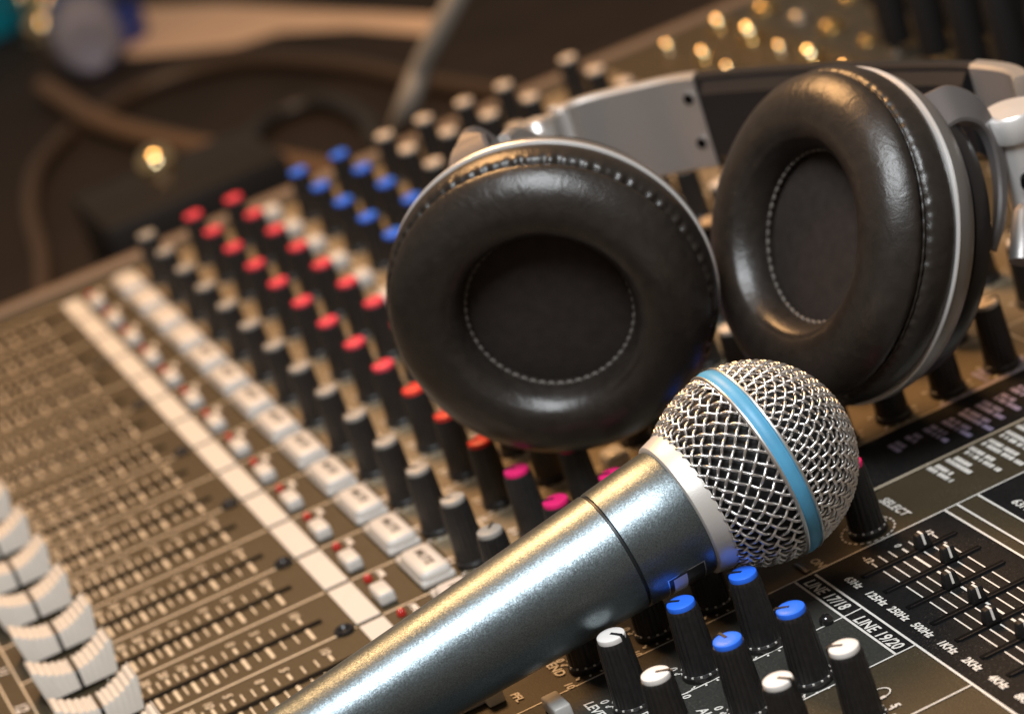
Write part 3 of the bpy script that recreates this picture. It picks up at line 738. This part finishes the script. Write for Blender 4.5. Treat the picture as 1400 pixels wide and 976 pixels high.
# my = towards camera (angle 0); the lower edge in the picture is at +-90 degrees
low = 1 if sum(CAM_R[1][i] * mz[i] for i in range(3)) > 0 else -1
A = lambda d: math.radians(d) * low
bd = mpart('badge', *patch(-1.235, -0.885, A(52), A(105), 0.002, 24), 'wire', hand)
mpart('badge_field', *patch(-1.224, -0.896, A(53.2), A(104), 0.0035, 24), 'black_gloss', hand)
mpart('badge_field', *patch(-1.185, -1.06, A(55), A(103), 0.005, 24), 'badge_reflection', hand)  # white-blue reflection painted as a bright patch on the black plate

# ------------------------------------------------------------------ things behind the console (out of focus)
def cable(pts, r, m, label, kind_name='cable', n=10):
    pth = spline(pts, 10); b = Vector(pts[0]); b.z = min(p.z for p in pth) - r
    v, f = tube([p - b for p in pth], r, n)
    o = link(kind_name, mesh(kind_name, v, f, True, 60), m, None, b); tag(o, label, 'cable'); return o
G = lambda x, y, r: on_z(x, y, TZ + r)
cable([G(x, y, 0.22) for x, y in ((60, 120), (140, 168), (240, 196), (340, 214), (450, 236), (540, 262))], 0.22, 'cable_brown', 'thick brown cable lying straight on the dark table behind the console')
cable([G(x, y, 0.16) for x, y in ((110, 175), (200, 120), (330, 84), (470, 90), (580, 112), (700, 130))], 0.16, 'cable_brown_unlit', 'brown cable curving across the table between the paper and the straight cable')
cable([G(x, y, 0.16) for x, y in ((95, 180), (52, 230), (42, 290), (56, 350), (60, 420))], 0.15, 'cable_brown_unlit', 'brown cable looping down towards the console side trim')
cable([G(x, y, 0.16) for x, y in ((620, 250), (520, 200), (500, 165), (440, 140), (360, 170), (330, 230))], 0.16, 'cable_black', 'black cable coiled on the table next to the blue knobs')
g0 = on_z(536, 215, TZ + 0.2)
cable([g0, at(552, 160, 45.0), at(576, 95, 44.5), at(600, 45, 44.0), at(640, -30, 43.5), at(690, -120, 43)], 0.19, 'cable_grey', 'pale grey cable rising steeply behind the rear knobs')
# sheets of paper
def sheet(px, lift, label):
    pts = [G(x, y, lift) for x, y in px]; c = sum(pts, Vector()) / len(pts); c.z = TZ + lift
    n = len(pts); v = [tuple(p - c) for p in pts] + [tuple(p - c - Vector((0, 0, 0.03))) for p in pts]
    f = [tuple(range(n)), tuple(range(2 * n - 1, n - 1, -1))] + [(i, i + n, (i + 1) % n + n, (i + 1) % n) for i in range(n)]
    o = link('paper_sheet', mesh('paper_sheet', v, f), 'paper', None, c); tag(o, label, 'paper'); return o
sheet([(165, 78), (250, 70), (320, 62), (380, 44), (480, 38), (600, 48), (600, 22), (430, 14), (300, 6), (190, 10)], 0.05, 'curled beige paper sheet lying on the table behind the cables')
# plastic bottle lying on the table
b0 = G(122, 62, 0.75); b1 = G(100, -40, 0.75); dr = (b1 - b0).normalized()
bt = empty('plastic_bottle', (b0.x, b0.y, TZ), 'clear plastic bottle with blue label lying on the table beside the paper', 'bottle')
def along(prof, name, m, parent):
    v, f = lathe(prof, 32); q = dr.to_track_quat('Z', 'Y').to_matrix()
    v = [tuple(q @ Vector(p) + (b0 - Vector((b0.x, b0.y, TZ)))) for p in v]
    return link(name, mesh(name, v, f, True, 40), m, parent)
L_ = (b1 - b0).length
body = along([(0, 0), (0.55, 0.0), (0.72, 0.25), (0.73, 1.0), (0.66, 1.2), (0.73, 1.4), (0.73, L_ * 0.75), (0.3, L_), (0, L_)], 'bottle_body', 'bottle_clear', bt)
along([(0.74, 1.9), (0.755, 1.9), (0.755, L_ * 0.45), (0.74, L_ * 0.45)], 'bottle_label', 'bottle_label', bt)
# blue cup beside it
c0 = G(168, 60, 0.0)
cpv, cpf = lathe([(0, 0), (0.55, 0.0), (0.62, 0.1), (0.70, 0.75), (0.66, 0.75), (0.58, 0.12), (0, 0.10)], 32)
o = link('cup', mesh('cup', cpv, cpf, True, 40), 'bottle_label', None, (c0.x, c0.y, TZ)); tag(o, 'small dark blue cup standing at the corner of the beige paper', 'cup')
c0 = G(-14, 50, 0.0)
cpv, cpf = lathe([(0, 0), (0.8, 0.0), (0.9, 0.1), (1.0, 2.2), (0.95, 2.2), (0.84, 0.12), (0, 0.10)], 32)
o = link('cup', mesh('cup', cpv, cpf, True, 40), 'teal_plastic', None, (c0.x, c0.y, TZ)); tag(o, 'teal plastic cup at the far end of the table', 'cup')
# black box with a metal button, close to the console's side
c0 = on_z(275, 330, TZ)
b = empty('foot_switch', (c0.x, c0.y, TZ), 'black switch box with a round metal button beside the console', 'switch box')
link('case', bevbox('case', -1.3, 1.3, -1.6, 1.6, 0, 1.2, 0.1), 'black_matte', b)
v, f = lathe([(0, 1.2), (0.34, 1.2)] + [(0.34 * math.cos(k * math.pi / 20), 1.25 + 0.34 * math.sin(k * math.pi / 20)) for k in range(10)] + [(0, 1.59)], 24); link('push_button', mesh('push_button', v, f, True, 60), 'gold_polish', b, (-0.9, -0.1, 0))
# plugs with their cables in the rear sockets
PL = [(4, 10.7, -3, 4.5), (5, 11.5, -2, 5), (6, 10.7, -4, 4), (2, 11.5, -5, 3), (7, 11.5, -2, 4), (8, 10.7, -3, 5), (3, 11.5, -4, 4), (5, 10.7, -3, 3), (4, 11.5, -2, 4), (9, 11.5, -3, 3), (7, 10.7, -4, 5), (6, 11.5, -3, 5)]
for i, (c, vv, dx, dy) in enumerate(PL):
    e = empty('jack_plug', (c + 0.2, vv, 0.15), 'black jack plug with its cable standing in a rear socket of the console', 'plug', 'jack plugs in the rear sockets')
    v, f = lathe([(0.0, 0.02), (0.19, 0.02), (0.20, 0.10), (0.20, 1.0), (0.14, 1.3), (0.09, 1.6), (0, 1.6)], 20); link('plug_body', mesh('plug_body', v, f, True, 40), 'black_matte', e)
    pth = spline([(0, 0, 1.5), (0.05 * dx, 0.05 * dy, 2.3), (0.4 * dx, 0.4 * dy, 2.6), (dx, dy, 1.2), (dx * 1.8, dy * 1.8, -1.5)], 8)
    v, f = tube(pth, 0.1, 8); link('plug_cable', mesh('plug_cable', v, f, True, 60), 'cable_black', e)

# brass beads added on the table to make round glints
for (px, py), la in zip(((36, 14), (70, 24), (66, 56)), ('brass bead added for a glint on the table beside the teal cup', 'brass bead added for a glint on the table between bottle and teal cup', 'brass bead added for a glint in front of the clear bottle')):
    c0 = G(px, py, 0.0); e = empty('glint_bead', (c0.x, c0.y, TZ), la, 'bead', 'added glint beads on the table')
    v, f = lathe([(0, 0), (0.42, 0), (0.42, 0.35)] + [(0.42 * math.cos(k * math.pi / 20), 0.35 + 0.42 * math.sin(k * math.pi / 20)) for k in range(1, 10)] + [(0, 0.77)], 28); link('dome', mesh('dome', v, f, True, 60), 'gold_polish', e)
    v, f = lathe([(0.43, 0.05), (0.52, 0.05), (0.52, 0.2), (0.43, 0.2)], 28, closed=True); link('knurled_ring', mesh('knurled_ring', v, f, True, 40), 'nut_metal', e)
